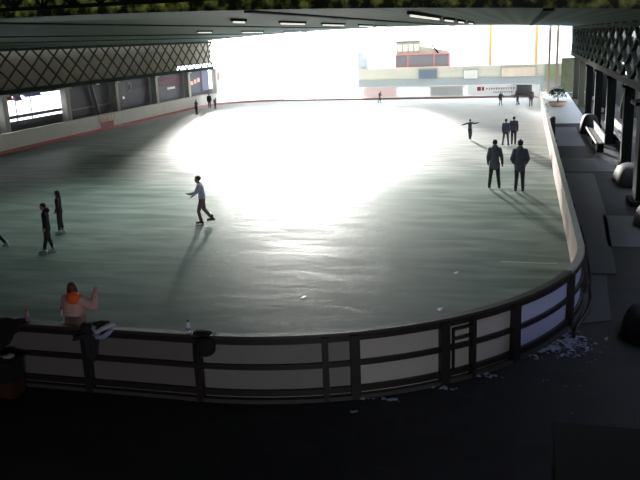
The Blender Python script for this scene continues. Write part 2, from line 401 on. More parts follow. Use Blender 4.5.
# ------------------------------------------------------------------ dasher boards
def section(s0, s1, label, panel, cap, kick=None, rails=True, posts=(), group=None, name='rink_board', kz=.2, frame=None):
    mx_, my_ = per((s0+s1)/2)
    t = thing(name, label, 'rink board', (mx_, my_, 0), 0, group)
    def B(nm, m, *args, n=1):
        mb = MB()
        for a in args: sweep(mb, *a)
        bmesh.ops.translate(mb.bm, verts=mb.bm.verts, vec=(-mx_, -my_, 0))
        return mb.build(nm, m, t)
    g = .008
    B('panel', panel, (s0+g, s1-g, 0, .05, -.01, 1.12))
    B('cap_rail', cap, (s0, s1, -.05, .10, 1.12, 1.17))
    if kick: B('kick_plate', kick, (s0, s1, -.012, .0, .0, kz))
    if rails:
        B('top_rail', rail_dark, (s0, s1, .05, .11, 1.02, 1.12))
        B('middle_rail', rail_dark, (s0, s1, .05, .11, .57, .66))
        B('bottom_rail', rail_dark, (s0, s1, .05, .12, .10, .20))
        B('sill', mat('sill', (.06, .055, .05), .7), (s0, s1, .05, .16, -.02, .05))
    for sp, w in posts: B('post', rail_dark, (s1-w, s1-.004, .05, .17, -.02, 1.125))
    if frame:
        a, c = frame
        B('gate_frame', rail_dark, (a, a+.04, .11, .15, .2, .98), (c-.04, c, .11, .15, .2, .98), (a, c, .11, .15, .94, .98), (a, c, .11, .15, .76, .80))
    return t
near = [(9.4, 11.5, 'rink board at far left outside the view', shaded_panel, cap_wood, ((11.5, .1),)),
 (11.5, 13.6, 'dim rink board beyond the draped black jacket', shaded_panel, cap_wood, ((13.6, .1),)),
 (13.6, 15.73, 'dim foreground board below the pink-jacketed person', shaded_panel, cap_wood, ((15.73, .14),)),
 (15.73, 17.83, 'dim foreground board between the draped clothes and the black cap', shaded_panel, cap_wood, ((17.83, .12),)),
 (17.83, 19.94, 'foreground board right of the hanging black cap', mat('half_shaded_plastic', (.30, .29, .285), .5, .08, 3.0, transl=.2), cap_wood, ((19.94, .10),)),  # white board part darkened, falling light put into its colour
 (19.94, 20.46, 'narrow door section in the middle of the foreground boards', mat('half_shaded_plastic', (.30, .29, .285), .5, .08, 3.0, transl=.2), cap_wood, ((20.46, .16),)),
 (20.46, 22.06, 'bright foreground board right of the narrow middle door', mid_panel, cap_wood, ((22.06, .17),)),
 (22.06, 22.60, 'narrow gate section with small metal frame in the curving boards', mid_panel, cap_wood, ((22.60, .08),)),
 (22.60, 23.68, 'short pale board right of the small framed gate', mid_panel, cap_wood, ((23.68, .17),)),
 (23.68, 25.81, 'blue-lit board of the curve beside the snow scraps', blue_lit_panel, cap_wood, ((25.81, .15),)),
 (25.81, 28.01, 'last blue-lit board where the curve meets the right walkway', blue_lit_panel, cap_light, ((27.0, .1),))]
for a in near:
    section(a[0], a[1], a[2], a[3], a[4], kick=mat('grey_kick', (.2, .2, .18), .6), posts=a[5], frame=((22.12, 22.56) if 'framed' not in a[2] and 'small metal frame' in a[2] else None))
# black hinges on the right posts
def hinge(s, z, label):
    x, y = per(s, .19); t = thing('hinge', label, 'hinge', (x, y, z))
    MB().box((-.05, -.04, -.05), (.05, .04, .05)).build('plate', steel_dark, t, bevel=.008)
    MB().bar((0, 0, -.07), (0, 0, .07), .03, n=8).build('pin', steel_dark, t)
s = 28.01; k = 0
n = 12; stp = LENS[2]/n
sub = mat('board_dirty_pink', (.48, .36, .31), .5, .5, 1.2)
for i in range(n):
    section(28.01+i*stp, 28.01+(i+1)*stp, 'scuffed board in the straight row along the right walkway', sub if i < 8 else white_panel, cap_light, kick=None, rails=False,
            posts=((28.01+(i+1)*stp, .08),), group='boards along the right walkway')
s = 28.01+LENS[2]
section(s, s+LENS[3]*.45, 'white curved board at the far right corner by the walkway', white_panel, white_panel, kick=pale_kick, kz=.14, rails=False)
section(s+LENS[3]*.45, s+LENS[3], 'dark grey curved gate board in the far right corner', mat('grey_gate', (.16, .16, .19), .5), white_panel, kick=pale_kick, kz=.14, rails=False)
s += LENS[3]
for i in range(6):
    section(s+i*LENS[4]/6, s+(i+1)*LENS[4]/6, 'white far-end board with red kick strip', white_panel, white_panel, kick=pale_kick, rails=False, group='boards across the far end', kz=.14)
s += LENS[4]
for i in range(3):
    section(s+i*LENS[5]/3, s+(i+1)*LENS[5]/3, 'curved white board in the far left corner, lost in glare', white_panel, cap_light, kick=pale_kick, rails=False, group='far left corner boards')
s += LENS[5]
for i in range(14):
    section(s+i*LENS[6]/14, s+(i+1)*LENS[6]/14, 'off-white board with red base strip along the left side', mat('cream_board', (.62, .60, .52), .5, .08, 1.0, transl=.15), cap_light, kick=kick_red, rails=False, group='boards along the left side', kz=.2)
s += LENS[6]
for i in range(3):
    section(s+i*LENS[7]/3, s+(i+1)*LENS[7]/3, 'curved board in the near left corner outside the view', shaded_panel, cap_wood, kick=kick_red, rails=False, group='near left corner boards')
for i in range(4):
    section(i*9.4/4, (i+1)*9.4/4, 'near-end board outside the view on the left', shaded_panel, cap_wood, rails=True, group='near end boards to the left')

# adverts on the boards
t = thing('board_advert', 'red and white advert sticker on the left boards', 'advert', (-29.45, 50.7, 0))
MB().box((-.02, -1.1, .62), (.0, 1.1, 1.1)).build('upper_panel', mat('orange_white_ad', (.95, .42, .25), .5, .5, 4.0), t)
MB().box((-.02, -.9, .2), (.0, .9, .60)).build('lower_panel', mat('maroon_ad', (.30, .045, .04), .5, .3, 3.0), t)
mb = MB()
for k in range(5): mb.box((.0, -.95+k*.4, .72+.04*(k % 2)), (.012, -.72+k*.4, 1.0))
mb.build('lettering', white_panel, t)
def far_ad(x0, x1, label, m):
    t = thing('board_advert', label, 'advert', ((x0+x1)/2, 73.72, 0))
    h = (x1-x0)/2
    MB().box((-h, -.035, .2), (h, -.02, 1.08)).build('sheet', m, t); return t, h
t, h = far_ad(-15.0, -11.7, 'pale pink and red advert left on the far boards', mat('pink_ad', (1, .80, .78), .5, .12, 2.0, transl=.5, emit=.35))  # advert glows by itself to stand for light on the boards
t, h = far_ad(-8.5, -5.45, 'grey advert with thin lines in the middle of the far boards', mat('grey_ad', (.75, .75, .75), .5, .1, 2.0, transl=.4, emit=.2))  # faint emission painted in, the sheet is no lamp
mb = MB()
for z in (.35, .6, .85, .98): mb.box((-1.4, -.045, z), (1.1, -.035, z+.04))
mb.build('text_lines', white_panel, t)
t, h = far_ad(-5.0, -.6, 'white advert with red badge and dark text on the far boards', mat('white_ad', (.95, .95, .95), .5, .03, 2.0, transl=.4, emit=.25))  # emission added to brighten the sheet, not a lit sign
mb = MB(); mb.box((-1.35, -.045, .62), (-1.0, -.035, .98)); mb.box((-.92, -.045, .62), (-.7, -.035, .98)); mb.build('badge', mat('red_badge', (.6, .06, .1), .5), t)
mb = MB(); xx = -.5
for k in range(12):
    mb.box((xx, -.045, .68), (xx+.06, -.035, .9)); mb.box((xx, -.045, .8), (xx+.16, -.035, .85)); xx += .22
mb.build('text_line', mat('ad_text_red', (.35, .08, .12), .5), t)
mb = MB(); xx = .1
for k in range(9): mb.box((xx, -.045, .42), (xx+.14, -.035, .52)); xx += .2
mb.build('small_text', mat('ad_text_blue', (.15, .18, .4), .5), t)

# post at the walkway end of the straight boards
t = thing('gate_post', 'short dark gate post on the right boards where the glare begins', 'post', (1.60, 43.2, 0))
MB().box((-.12, -.2, -.02), (.12, .2, 1.35)).build('post_body', mat('bluish_black', (.03, .035, .05), .5), t, bevel=.03)
MB().box((-.16, -.1, 1.1), (-.12, .1, 1.3)).build('latch', mat('brown_latch', (.25, .12, .08), .5), t)

# ------------------------------------------------------------------ ceiling lamps
tube = mat('lamp_tube', (.95, .9, .8), .4, .02, 1, emit=.9)
lampg = 'rows of long ceiling lamps'
def lamp(x, y0, y1, label):
    t = thing('ceiling_lamp', label, 'ceiling lamp', (x, (y0+y1)/2, zc(x)-.07), 0, lampg); h = (y1-y0)/2
    MB().box((-.09, -h, -.02), (.09, h, .075)).build('housing', steel_green, t)
    MB().bar((0, -h+.05, -.05), (0, h-.05, -.05), .06, n=8).build('tube', tube, t)
for x, y0, y1 in ((-10.0, 32.1, 35.9), (-10.1, 39.7, 44.7), (-10.3, 50, 54.5), (-10.3, 56, 60), (-19.5, 45.4, 47.6), (-19.8, 54.1, 58.8), (-19.8, 64.5, 67.5), (-19.8, 70, 72), (-2.9, 20.7, 27.8), (-2.95, 30.5, 34), (-2.95, 37, 40), (-2.95, 44, 47), (-9.9, 26.2, 27.4)):
    lamp(x, y0, y1, {(-10.0, 32.1): 'brightest long tube lamp near the middle of the dark ceiling', (-2.9, 20.7): 'diagonal bright tube lamp nearest the camera on the ceiling'}.get((x, y0), 'small glinting tube lamp under the far dark ceiling'))

# ------------------------------------------------------------------ far end beyond the boards
grey_cream = mat('grey_cream', (.66, .60, .45), .8, .2, .5)  # far wall tones raised, haze put into the colour
wf = MB(); wf.box((-16.6, 80, -.04), (4.6, 80.3, 2.66))
struct(wf.build('wall_far', grey_cream), 'grey-cream low wall beyond the far boards', 'wall')
struct(MB().box((-16.6, 79.9, .2), (4.6, 80.0, 1.5)).build('wall_far_plinth', mat('greengrey_plinth', (.38, .39, .36), .8)), 'darker green-grey plinth of the far wall', 'wall')
fp = [(-10.3, 2.0, .0), (-8.9, 1.6, .1)]
def fp_panel(x0, x1, z0, z1, c, name, label, cat='panel'):
    t = thing(name, label, cat, ((x0+x1)/2, 79.88, 0)); h = (x1-x0)/2
    MB().box((-h, -.03, z0), (h, .02, z1)).build('sheet', mat('fp_'+name, c, .6, .2, 1), t)
    f = MB()
    for a, b_ in (((-h, -.04, z0), (-h+.06, 0, z1)), ((h-.06, -.04, z0), (h, 0, z1)), ((-h, -.04, z1-.06), (h, 0, z1)), ((-h, -.04, z0), (h, 0, z0+.06))): f.box(a, b_)
    f.build('frame', mat('fpf', (.35, .33, .3), .6), t)
fp_panel(-10.4, -8.5, 1.45, 2.45, (.16, .19, .22), 'dark_window', 'dark window in the far wall below the terrace kiosk', 'window')
fp_panel(-5.9, -4.4, 1.35, 2.3, (.75, .72, .6), 'cream_board', 'cream notice board on the far wall', 'notice board')
fp_panel(-2.2, 1.2, 1.45, 2.45, (.75, .6, .42), 'orange_cream_sign', 'orange-cream sign on the far wall near the right', 'sign')
fp_panel(2.0, 3.3, 1.0, 2.6, (.30, .34, .18), 'olive_panel', 'olive green panel at the right end of the far wall', 'panel')
pl = thing('pillar', 'pale grey pillar with a stepped side rising beyond the far boards', 'pillar', (-16.3, 80.6, 0))
MB().box((-.55, -.25, -.04), (.15, .25, 4.15)).build('shaft', mat('pillar_grey', (.6, .6, .6), .7), pl)
MB().box((.15, -.22, -.04), (.55, .22, 3.7)).build('side_step', mat('pillar_grey', (.6, .6, .6), .7), pl)
MB().box((-.6, -.3, 4.15), (.2, .3, 4.25)).build('cap', mat('pillar_grey', (.6, .6, .6), .7), pl)
ks = thing('terrace_kiosk', 'dark two-level terrace kiosk with red trim above the far wall', 'kiosk', (-10.1, 81.6, 0))
kd = mat('kiosk_dark', (.22, .20, .20), .7, .2, 1); rt_ = mat('red_trim', (.7, .25, .22), .6)  # kiosk and trim lightened, haze put into their colours
MB().box((-2.75, -1, 2.66), (2.7, 1, 3.9)).build('lower_body', kd, ks)
tr = MB(); tr.box((-2.8, -1.05, 3.88), (2.75, 1.05, 3.98)); tr.box((-2.8, -1.05, 2.62), (2.75, 1.05, 2.70))
for x in (-2.75, -1.5, 1.2, 2.7): tr.box((x-.05, -1.05, 2.66), (x+.05, -.98, 3.95))
tr.build('trim', rt_, ks)
MB().box((-2.75, -.6, 3.98), (-.35, .6, 5.2)).build('cabin', mat('cabin_cream', (.42, .38, .27), .6, .3, 1.5), ks)
MB().box((-2.85, -.7, 5.2), (-.25, .7, 5.32)).build('cabin_roof', kd, ks)
wn = MB()
for k in range(4): wn.box((-2.6+k*.58, -.63, 4.25), (-2.15+k*.58, -.6, 4.95))
wn.build('windows', mat('cabin_glass', (.75, .74, .6), .3), ks)
MB().loft([[(-.35, -.5, 3.98), (2.6, -.5, 3.98), (2.6, -.5, 4.15), (-.35, -.5, 4.75)], [(-.35, .5, 3.98), (2.6, .5, 3.98), (2.6, .5, 4.15), (-.35, .5, 4.75)]]).build('ramp_side', mat('ramp_cream', (.5, .45, .32), .6, .2, 2), ks)
MB().bar((.9, -.55, 4.9), (1.6, -.55, 3.98), .12).build('stair_rail', steel_dark, ks)
rb = thing('red_bar', 'thin red bar left of the terrace kiosk', 'bar', (-13.5, 80.7, 0))
MB().box((-.6, -.04, 3.85), (.5, .04, 3.95)).build('beam', rt_, rb)
for x in (-.5, ): MB().bar((x, 0, -.04), (x, 0, 3.9), .06).build('upright', mat('pillar_grey', (.6, .6, .6), .7), rb)
# white building behind
wb = thing('white_building', 'overexposed white building behind the far right wall with orange posts', 'building', (4, 96, 0))
MB().box((-13, 0, -.04), (18, 12, 11)).build('facade', mat('white_facade', (.9, .9, .88), .8), wb)
wn = mat('pale_blue_glass', (.45, .5, .72), .3)
for x0, x1, z0, z1 in ((-11.5, -10.5, 3.9, 6.0), (-7.7, -6.5, 4.4, 5.6), (-6.0, -5.4, 3.6, 6.2), (-3.0, -2.6, 3.5, 7), (-2.2, -.6, 4.9, 6.4), (.2, 1.4, 4.6, 6.3), (-2.2, -.6, 3.6, 3.8)):
    MB().box((x0, -.1, z0), (x1, 0, z1)).build('window', wn, wb)
orange = mat('orange_post', (.85, .38, .10), .6)
for x, nm in ((-3.3, 'orange post standing left of the far white windows'), (1.15, 'orange post close to the right end of the roof')):
    t = thing('orange_post', nm, 'post', (x, 80.8, 0))
    MB().box((-.14, -.14, -.04), (.14, .14, 7.2)).build('shaft', orange, t)
    MB().box((-.2, -.2, -.04), (.2, .2, .3)).build('base', grey_cream, t)
for x, lb in ((2.3, 'left of two thin tan posts at the far right roof corner'), (3.0, 'right of two thin tan posts at the far right roof corner')):
    t = thing('tan_post', lb, 'post', (x, 77.0, 0))
    MB().box((-.1, -.1, -.04), (.1, .1, 6.25)).build('shaft', mat('tan_post', (.4, .27, .15), .6), t)
    MB().box((-.2, -.2, -.04), (.2, .2, .2)).build('base', grey_cream, t)
bt = thing('bunting', 'slanting string of small pennants in the bright sky at the far end', 'bunting', (-5.4, 80.5, 5.3))
MB().bar((-.95, 0, -.9), (.95, 0, .9), .03, n=6).build('cord', steel_dark, bt)
for k in range(6):
    u = -1+.3+k*.3
    MB().loft([[(u*.95-.1, -.01, u*.9-.02), (u*.95+.1, -.01, u*.9+.04), (u*.95+.05, -.01, u*.9-.2)], [(u*.95-.1, .01, u*.9-.02), (u*.95+.1, .01, u*.9+.04), (u*.95+.05, .01, u*.9-.2)]]).build('pennant', mat('pennant', (.35, .28, .3), .7), bt)

# ------------------------------------------------------------------ right walkway
mat_dark = mat('rubber_mat', (.028, .032, .045), .55, .2, 4)
def mat_slab(pts, label, m, z=.012):
    o = MB(); cx = sum(p[0] for p in pts)/len(pts); cy = sum(p[1] for p in pts)/len(pts)
    o.loft([[(p[0]-cx, p[1]-cy, -.005) for p in pts], [(p[0]-cx, p[1]-cy, z) for p in pts]])
    o = o.build('floor_mat', m); o.location = (cx, cy, -.012); return tag(o, label, 'floor mat')
mat_slab([(1.62, 19.2), (2.35, 19.2), (2.75, 26), (2.95, 33.4), (1.62, 33.4)], 'long dark blue-grey rubber mat beside the right boards', mat_dark)
mat_slab([(1.7, 33.8), (3.9, 33.8), (4.0, 37.5), (1.7, 37.5)], 'dark rubber mat crossing the right walkway beyond the long one', mat('rubber_mat_b', (.022, .025, .03), .6))
mat_slab([(2.4, 21.8), (3.9, 21.8), (3.9, 25.6), (2.6, 25.6)], 'lighter grey slab beside the long rubber mat', mat('slab_grey', (.12, .12, .125), .8))
mat_slab([(1.75, 41.6), (3.2, 41.6), (3.2, 49.8), (1.75, 49.8)], 'pale grey mat at the bright far part of the walkway', mat('slab_pale', (.24, .25, .27), .8))
mat_slab([(1.25, 15.6), (1.9, 15.9), (2.1, 19.0), (1.7, 19.0)], 'small worn grey mat by the curve of the boards', mat('slab_worn', (.07, .07, .075), .8))
# tape mark
mb = MB(); mb.box((-.02, -1.0, 0), (.02, 1.0, .01)); mb.box((-.02, -1.02, 0), (.24, -.96, .01))
o = mb.build('tape_mark', mat('white_tape', (.55, .55, .5), .6, .5, 9)); o.location = (2.1, 20.3, -.018); tag(o, 'thin white corner tape mark on the dark walkway floor', 'tape')
# hose
mb = MB(); mb.tube([(1.50, 19.6, 1.1), (1.6, 19.2, .7), (1.66, 18.6, .25), (1.66, 18.0, .02), (1.6, 17.0, .02), (1.45, 16.2, .02), (1.2, 15.4, .02), (1.1, 14.8, .02)], .035)
tag(mb.build('hose', mat('black_hose', (.01, .01, .01), .5), smooth=True), 'black hose hanging off the boards and curling on the floor', 'hose')
# benches
def bench(x, y0, y1, label, seatc, back=True):
    t = thing('bench', label, 'bench', (x, (y0+y1)/2, 0), 0, 'benches along the right walkway'); h = (y1-y0)/2
    MB().box((-.22, -h, .40), (.12, h, .46)).build('seat', mat('bench_seat', (.02, .02, .02), .6), t)
    MB().box((-.27, -h, .42), (-.22, h, .50)).build('seat_edge', seatc, t)['label'] = 'pale worn seat edge'
    MB().box((.12, -h, .46), (.18, h, .85)).build('backrest', mat('bench_back', (.03, .033, .035), .6), t)
    for yy in (-h+.3, 0, h-.3): MB().box((-.18, yy-.05, -.02), (.14, yy+.05, .40)).build('leg', steel_dark, t)
bench(3.75, 39.2, 45.8, 'long bench with a pale edge nearer the boards on the right walkway', mat('pale_edge', (.8, .8, .76), .5))
bench(4.95, 39.4, 48.5, 'long dark bench further right with a dull pale edge', mat('pale_edge_dull', (.42, .42, .38), .5))
bench(5.3, 29.5, 37.0, 'dark bench between the two nearest right columns', mat('dark_edge', (.08, .08, .08), .5))
# covered heaps
def heap(x, y, rx, ry, h, label, seed, c=(.010, .010, .012)):
    rnd = random.Random(seed); mb = MB(); n = 18; rg = []
    ph = [rnd.uniform(0, 6) for _ in range(4)]
    for k in range(9):
        u = k/8; r = math.cos(u*pi/2*.97)**.6; z = h*sin(u*pi/2)
        rg.append([((rx*r*(1+.1*sin(3*a+ph[0])+.05*sin(7*a+ph[1]+u*3)))*cos(a), (ry*r*(1+.1*sin(2*a+ph[2])+.05*sin(5*a+ph[3])))*sin(a), z+.03*sin(4*a+ph[1])*sin(u*pi)) for a in [2*pi*i/n for i in range(n)]])
    mb.loft(rg); o = mb.build('covered_heap', mat('heap_%d' % seed, c, .75, .3, 5, bump=.4), smooth=True); o.location = (x, y, -.02)
    return tag(o, label, 'covered heap')
heap(2.55, 15.3, .5, .75, .55, 'dark tarpaulin-covered heap at the right edge near the snow scraps', 1)
heap(4.1, 24.3, .65, 1.1, .8, 'dark covered heap at the right edge beside the lighter slab', 2)
heap(3.75, 47.0, .55, .8, 1.1, 'dark rounded heap at the bright end of the benches', 3)
heap(4.2, 31.5, .7, 1.5, .7, 'low dark covered heap beside the nearest right column', 4)
# planter with snowy shrub
pt = thing('potted_shrub', 'snow-dusted evergreen shrub in a pale bowl by the far right corner', 'potted shrub', (2.65, 63.8, -.02))
MB().lathe([(.35, 0), (.6, .12), (.72, .38), (.66, .38), (.6, .3)], 20).build('bowl', mat('terracotta_pale', (.7, .5, .35), .7), pt, smooth=True)
mb = MB(); rnd = random.Random(5)
for k in range(260):
    a = rnd.uniform(0, 6.28); e = rnd.uniform(-.3, 1.4); r = rnd.uniform(.45, .75)
    c = Vector((r*cos(a)*cos(e), r*sin(a)*cos(e), .85+.75*r*sin(e)))
    d = Vector((rnd.uniform(-1, 1), rnd.uniform(-1, 1), rnd.uniform(-.3, 1))).normalized()
    q = d.cross(Vector((0, 0, 1))).normalized()*.06
    mb.quad(c-q, c+q, c+q*.3+d*.26, c-q*.3+d*.26)
mb.build('foliage', mat('evergreen', (.06, .13, .08), .7, .4, 8), pt)
mb = MB()
for a, b_ in ((-.2, .1), (.15, -.1), (-.02, .2)): mb.ell((a, b_, 1.42), (.22, .2, .07))
mb.build('snow_cap', mat('bluish_snow', (.7, .8, .95), .7), pt, smooth=True)
MB().tube([(0, 0, .2), (.03, 0, .6), (0, .02, 1.1)], .05).build('trunk', mat('bark', (.1, .06, .04), .9), pt)

for x, y, h_, lb in ((5.6, 58, 3.0, 'tall dark folded awning stand between the far right columns'), (6.1, 50, 2.4, 'dark cloaked stand behind the long bench'), (5.5, 68, 2.6, 'dark cloaked stand at the far end of the right walkway')):
    t = thing('cloaked_stand', lb, 'stand', (x, y, -.02))
    MB().lathe([(.3, 0), (.3, .06), (.05, .1), (.04, .5)], 12).build('base', steel_dark, t)
    MB().lathe([(.16, .4), (.34, .5), (.4, h_*.45), (.26, h_*.8), (.1, h_)], 14).build('cloak', mat('dark_green_cloth', (.02, .028, .022), .9, .3, 4, bump=.4), t, smooth=True)
# snow scraps on the floor
def lumps(spots, seed, label):
    rnd = random.Random(seed); mb = MB()
    for (x, y, sx, sy, n) in spots:
        for k in range(n):
            r = rnd.choice((.012, .016, .022, .03, .045)); px = rnd.gauss(x, sx); py = rnd.gauss(y, sy)
            a = rnd.uniform(0, 3.1)
            mb.ell((px, py, -.015+r*.2), (r*rnd.uniform(.8, 2.2), r*rnd.uniform(.6, 1.2), r*.35), Matrix.Rotation(a, 3, 'Z'), n=7)
    return tag(mb.build('snow_scraps', mat('dirty_snow', (.30, .31, .38), .8, .3, 20), smooth=True), label, 'snow', kind='stuff')
lumps([(.62, 14.15, .24, .18, 130), (.95, 14.6, .24, .24, 130), (.28, 13.75, .12, .06, 16), (1.25, 14.3, .2, .3, 40), (.95, 15.2, .1, .2, 20)], 11, 'scattered scraps of scraped snow at the foot of the curved boards')
lumps([(-2.1, 11.55, .15, .03, 16), (-.5, 12.8, .2, .05, 14), (-1.1, 12.15, .25, .03, 12), (-2.7, 11.1, .1, .1, 3), (.9, 12.6, .3, .5, 6)], 12, 'small crumbs of snow along the foot of the foreground boards')
for (x, y, lb) in ((-4.87, 16.33, 'small bright fleck on the near ice left of the middle'), (-1.52, 18.75, 'small bright fleck near the right boards'), (-1.64, 15.99, 'small fleck just inside the curved boards')):  # small flat pale flecks lying on the ice
    mb = MB(); mb.ell((0, 0, .006), (.05, .10, .008), n=8); mb.ell((.03, .09, .005), (.03, .05, .006), n=6)
    o = mb.build('ice_fleck', mat('bright_fleck', (.75, .8, .8), .3), smooth=True); o.location = (x, y, 0); tag(o, lb, 'ice chip')
# faint painted line
mb = MB(); mb.box((-.75, -.03, 0), (.68, .03, .003)); o = mb.build('ice_line', mat('faint_line', (.55, .62, .5), .5, .2, 6)); o.location = (.3, 19.9, .0005); tag(o, 'faint pale line painted across the ice by the right boards', 'line')

# grey cabinet in the bottom-right corner
t = thing('grey_cabinet', 'dark teal-grey flat-topped cabinet in the bottom right corner', 'cabinet', (1.55, 8.2, 0))
tg = mat('teal_grey', (.005, .008, .010), .8, .08, 3, spec=.1)
MB().box((-1.05, -1.6, -.02), (1.05, 1.1, .97)).build('body', mat('cabinet_side', (.015, .017, .018), .6), t, bevel=.01)
MB().box((-1.07, -1.62, .97), (1.07, 1.14, 1.0)).build('top', tg, t, bevel=.006)
MB().box((-1.075, -.9, .1), (-1.055, .3, .85)).build('door', steel_dark, t)

# ------------------------------------------------------------------ items on the foreground boards
cloth_black = mat('black_cloth', (.010, .010, .012), .9, .3, 10, bump=.3)
cloth_dark = mat('charcoal_cloth', (.022, .020, .024), .9, .3, 10, bump=.3)
def drape(x0, x1, low, label, name, m, yb=11.10, seed=1, inner=.25, skew=0.0, taper=.55, cat='clothing'):
    """cloth hung over the cap rail: a wavy strip across the top, down the outer side in a tapering point"""
    rnd = random.Random(seed); nx, prof = 16, []
    t = thing(name, label, cat, ((x0+x1)/2, yb, 1.17)); w = (x1-x0)/2
    path = [(.09, -inner, .02), (.085, -inner*.5, .03), (.07, 0, .035), (0, .035, .055), (-.07, .035, .06), (-.13, .01, .05), (-.16, -.08, .04), (-.175, -.2, .035), (-.18, -low*.5, .03), (-.185, -low*.8, .03), (-.18, -low, .02)]
    rg_o, rg_i = [], []
    for i, (y, z, th) in enumerate(path):
        tw = 1 if i < 6 else 1-(1-taper)*((i-5)/5)
        row_o, row_i = [], []
        for j in range(nx+1):
            u = -1+2*j/nx; wv_ = .02*sin(u*9+seed+i*.4)+.012*sin(u*17+i)
            X = u*w*tw+skew*(i/10 if i > 5 else 0)
            zz = z if i < 7 else z*(1-.25*abs(u)**2)
            row_o.append((X, y-abs(wv_) if i >= 5 else y, zz+(.02+abs(wv_) if 2 < i < 6 else 0)))
            row_i.append((X, y+(.012 if i > 4 else -.012 if i < 3 else 0), zz-(.012 if 2 < i < 6 else 0)))
        rg_o.append(row_o); rg_i.append(row_i)
    mb = MB(); mb.loft([o_+i_[::-1] for o_, i_ in zip(rg_o, rg_i)])
    mb.build('drape', m, t, smooth=True)
    return t
t = drape(-9.35, -8.52, .42, 'black jacket draped over the rail at the left edge of the photo', 'draped_jacket', cloth_black, seed=3, taper=.35, skew=.05)
MB().capsule((-.1, -.2, -.05), (.0, -.21, -.48), .07, .045).build('sleeve', cloth_black, t, smooth=True)
t = drape(-7.32, -6.92, .60, 'dark coat draped over the board at the post right of the pink-jacketed person', 'draped_coat', cloth_dark, seed=5, taper=.5)
MB().capsule((-.1, -.2, -.1), (-.30, -.22, -.18), .045, .03).build('sleeve', cloth_dark, t, smooth=True)
t = thing('white_skates_bag', 'white and pale blue scarf lying crumpled on the rail beside the dark coat', 'scarf', (-6.85, 11.02, 1.19))
wsc = mat('white_scarf', (.50, .52, .62), .8, .35, 14, bump=.4); t.name = 'crumpled_scarf'
mb = MB(); mb.tube([(-.28, .02, .03), (-.2, -.06, .0), (-.12, -.12, -.05), (-.02, -.1, .02), (.08, -.04, .05), (.2, -.02, .09)], [.03, .05, .045, .045, .05, .03], 10); mb.build('upper_fold', wsc, t, smooth=True)
mb = MB(); mb.tube([(-.2, -.1, -.06), (-.1, -.15, -.12), (.02, -.16, -.1), (.12, -.14, -.03), (.16, -.08, .02)], [.03, .045, .05, .045, .03], 10); mb.build('hanging_fold', mat('blue_scarf', (.32, .36, .52), .8, .4, 14, bump=.4), t, smooth=True)
mb = MB(); mb.tube([(-.25, .0, .05), (-.1, .03, .07), (.05, .04, .08)], [.04, .05, .03], 10); mb.build('dark_fold', cloth_black, t, smooth=True)
# water bottles
def bottle(x, y, label, body, capm, s=1.0):
    t = thing('water_bottle', label, 'bottle', (x, y, 1.17))
    MB().lathe([(.030*s, 0), (.034*s, .01), (.034*s, .07), (.030*s, .09), (.034*s, .11), (.034*s, .14), (.014*s, .175*s)], 16).build('body', body, t, smooth=True)
    MB().lathe([(.016*s, .17*s), (.016*s, .20*s), (.010*s, .205*s)], 12).build('cap', capm, t, smooth=True)
    MB().lathe([(.035*s, .05), (.0355*s, .055), (.0355*s, .085), (.035*s, .09)], 16).build('band', mat('bottle_band', (.12, .14, .4), .5), t, smooth=True)
bottle(-8.5, 11.15, 'pinkish blue bottle on the rail right of the black jacket', mat('pink_bottle', (.38, .16, .22), .4), mat('red_cap', (.5, .08, .08), .5), 1.15)
bottle(-5.34, 11.08, 'white and blue bottle with dark cap on the rail left of the black cap', mat('white_bottle', (.75, .78, .95), .35, .4, 20), mat('dark_cap', (.02, .02, .03), .5), 1.15)
# black cap hanging on the post
t = thing('black_cap', 'round black cap hung over the post of the foreground boards', 'cap', (-5.02, 10.93, 1.0))
mb = MB(); mb.ell((.03, -.01, .0), (.19, .10, .17)); mb.build('crown', cloth_black, t, smooth=True)
mb = MB(); mb.ell((-.04, .08, .21), (.17, .13, .045)); mb.build('brim', cloth_black, t, smooth=True)
MB().tube([(-.1, 0, .1), (-.16, -.03, -.1), (-.15, -.03, -.3)], .03).build('strap', cloth_black, t, smooth=True)
MB().ell((.16, .1, .2), (.03, .03, .03)).build('button', mat('pale_button', (.35, .36, .45), .5), t, smooth=True)
# crate with stuff at left
t = thing('storage_crate', 'dark crate with a reddish lower part at the foot of the boards, left edge', 'crate', (-8.75, 10.6, 0))
MB().box((-.32, -.2, .30), (.32, .2, .66)).build('upper_box', mat('crate_black', (.012, .012, .014), .6), t, bevel=.02)
MB().box((-.30, -.19, -.02), (.30, .19, .30)).build('lower_box', mat('crate_red', (.045, .010, .007), .8, .3, 6), t, bevel=.02)
MB().box((-.34, -.22, .62), (.34, .22, .67)).build('rim', mat('crate_rim', (.02, .02, .022), .6), t, bevel=.01)
for x, y, lb in ((-8.85, 10.55, 'pale crumpled cloth on top of the crate, left one'), (-8.62, 10.62, 'pale crumpled cloth on top of the crate, right one')):
    mb = MB(); mb.ell((0, 0, .03), (.11, .07, .035)); mb.ell((.05, .03, .04), (.07, .06, .04))
    o = mb.build('crumpled_cloth', mat('pale_rag', (.30, .30, .30), .9, .3, 20, bump=.5), smooth=True); o.location = (x, y, .67); tag(o, lb, 'cloth')

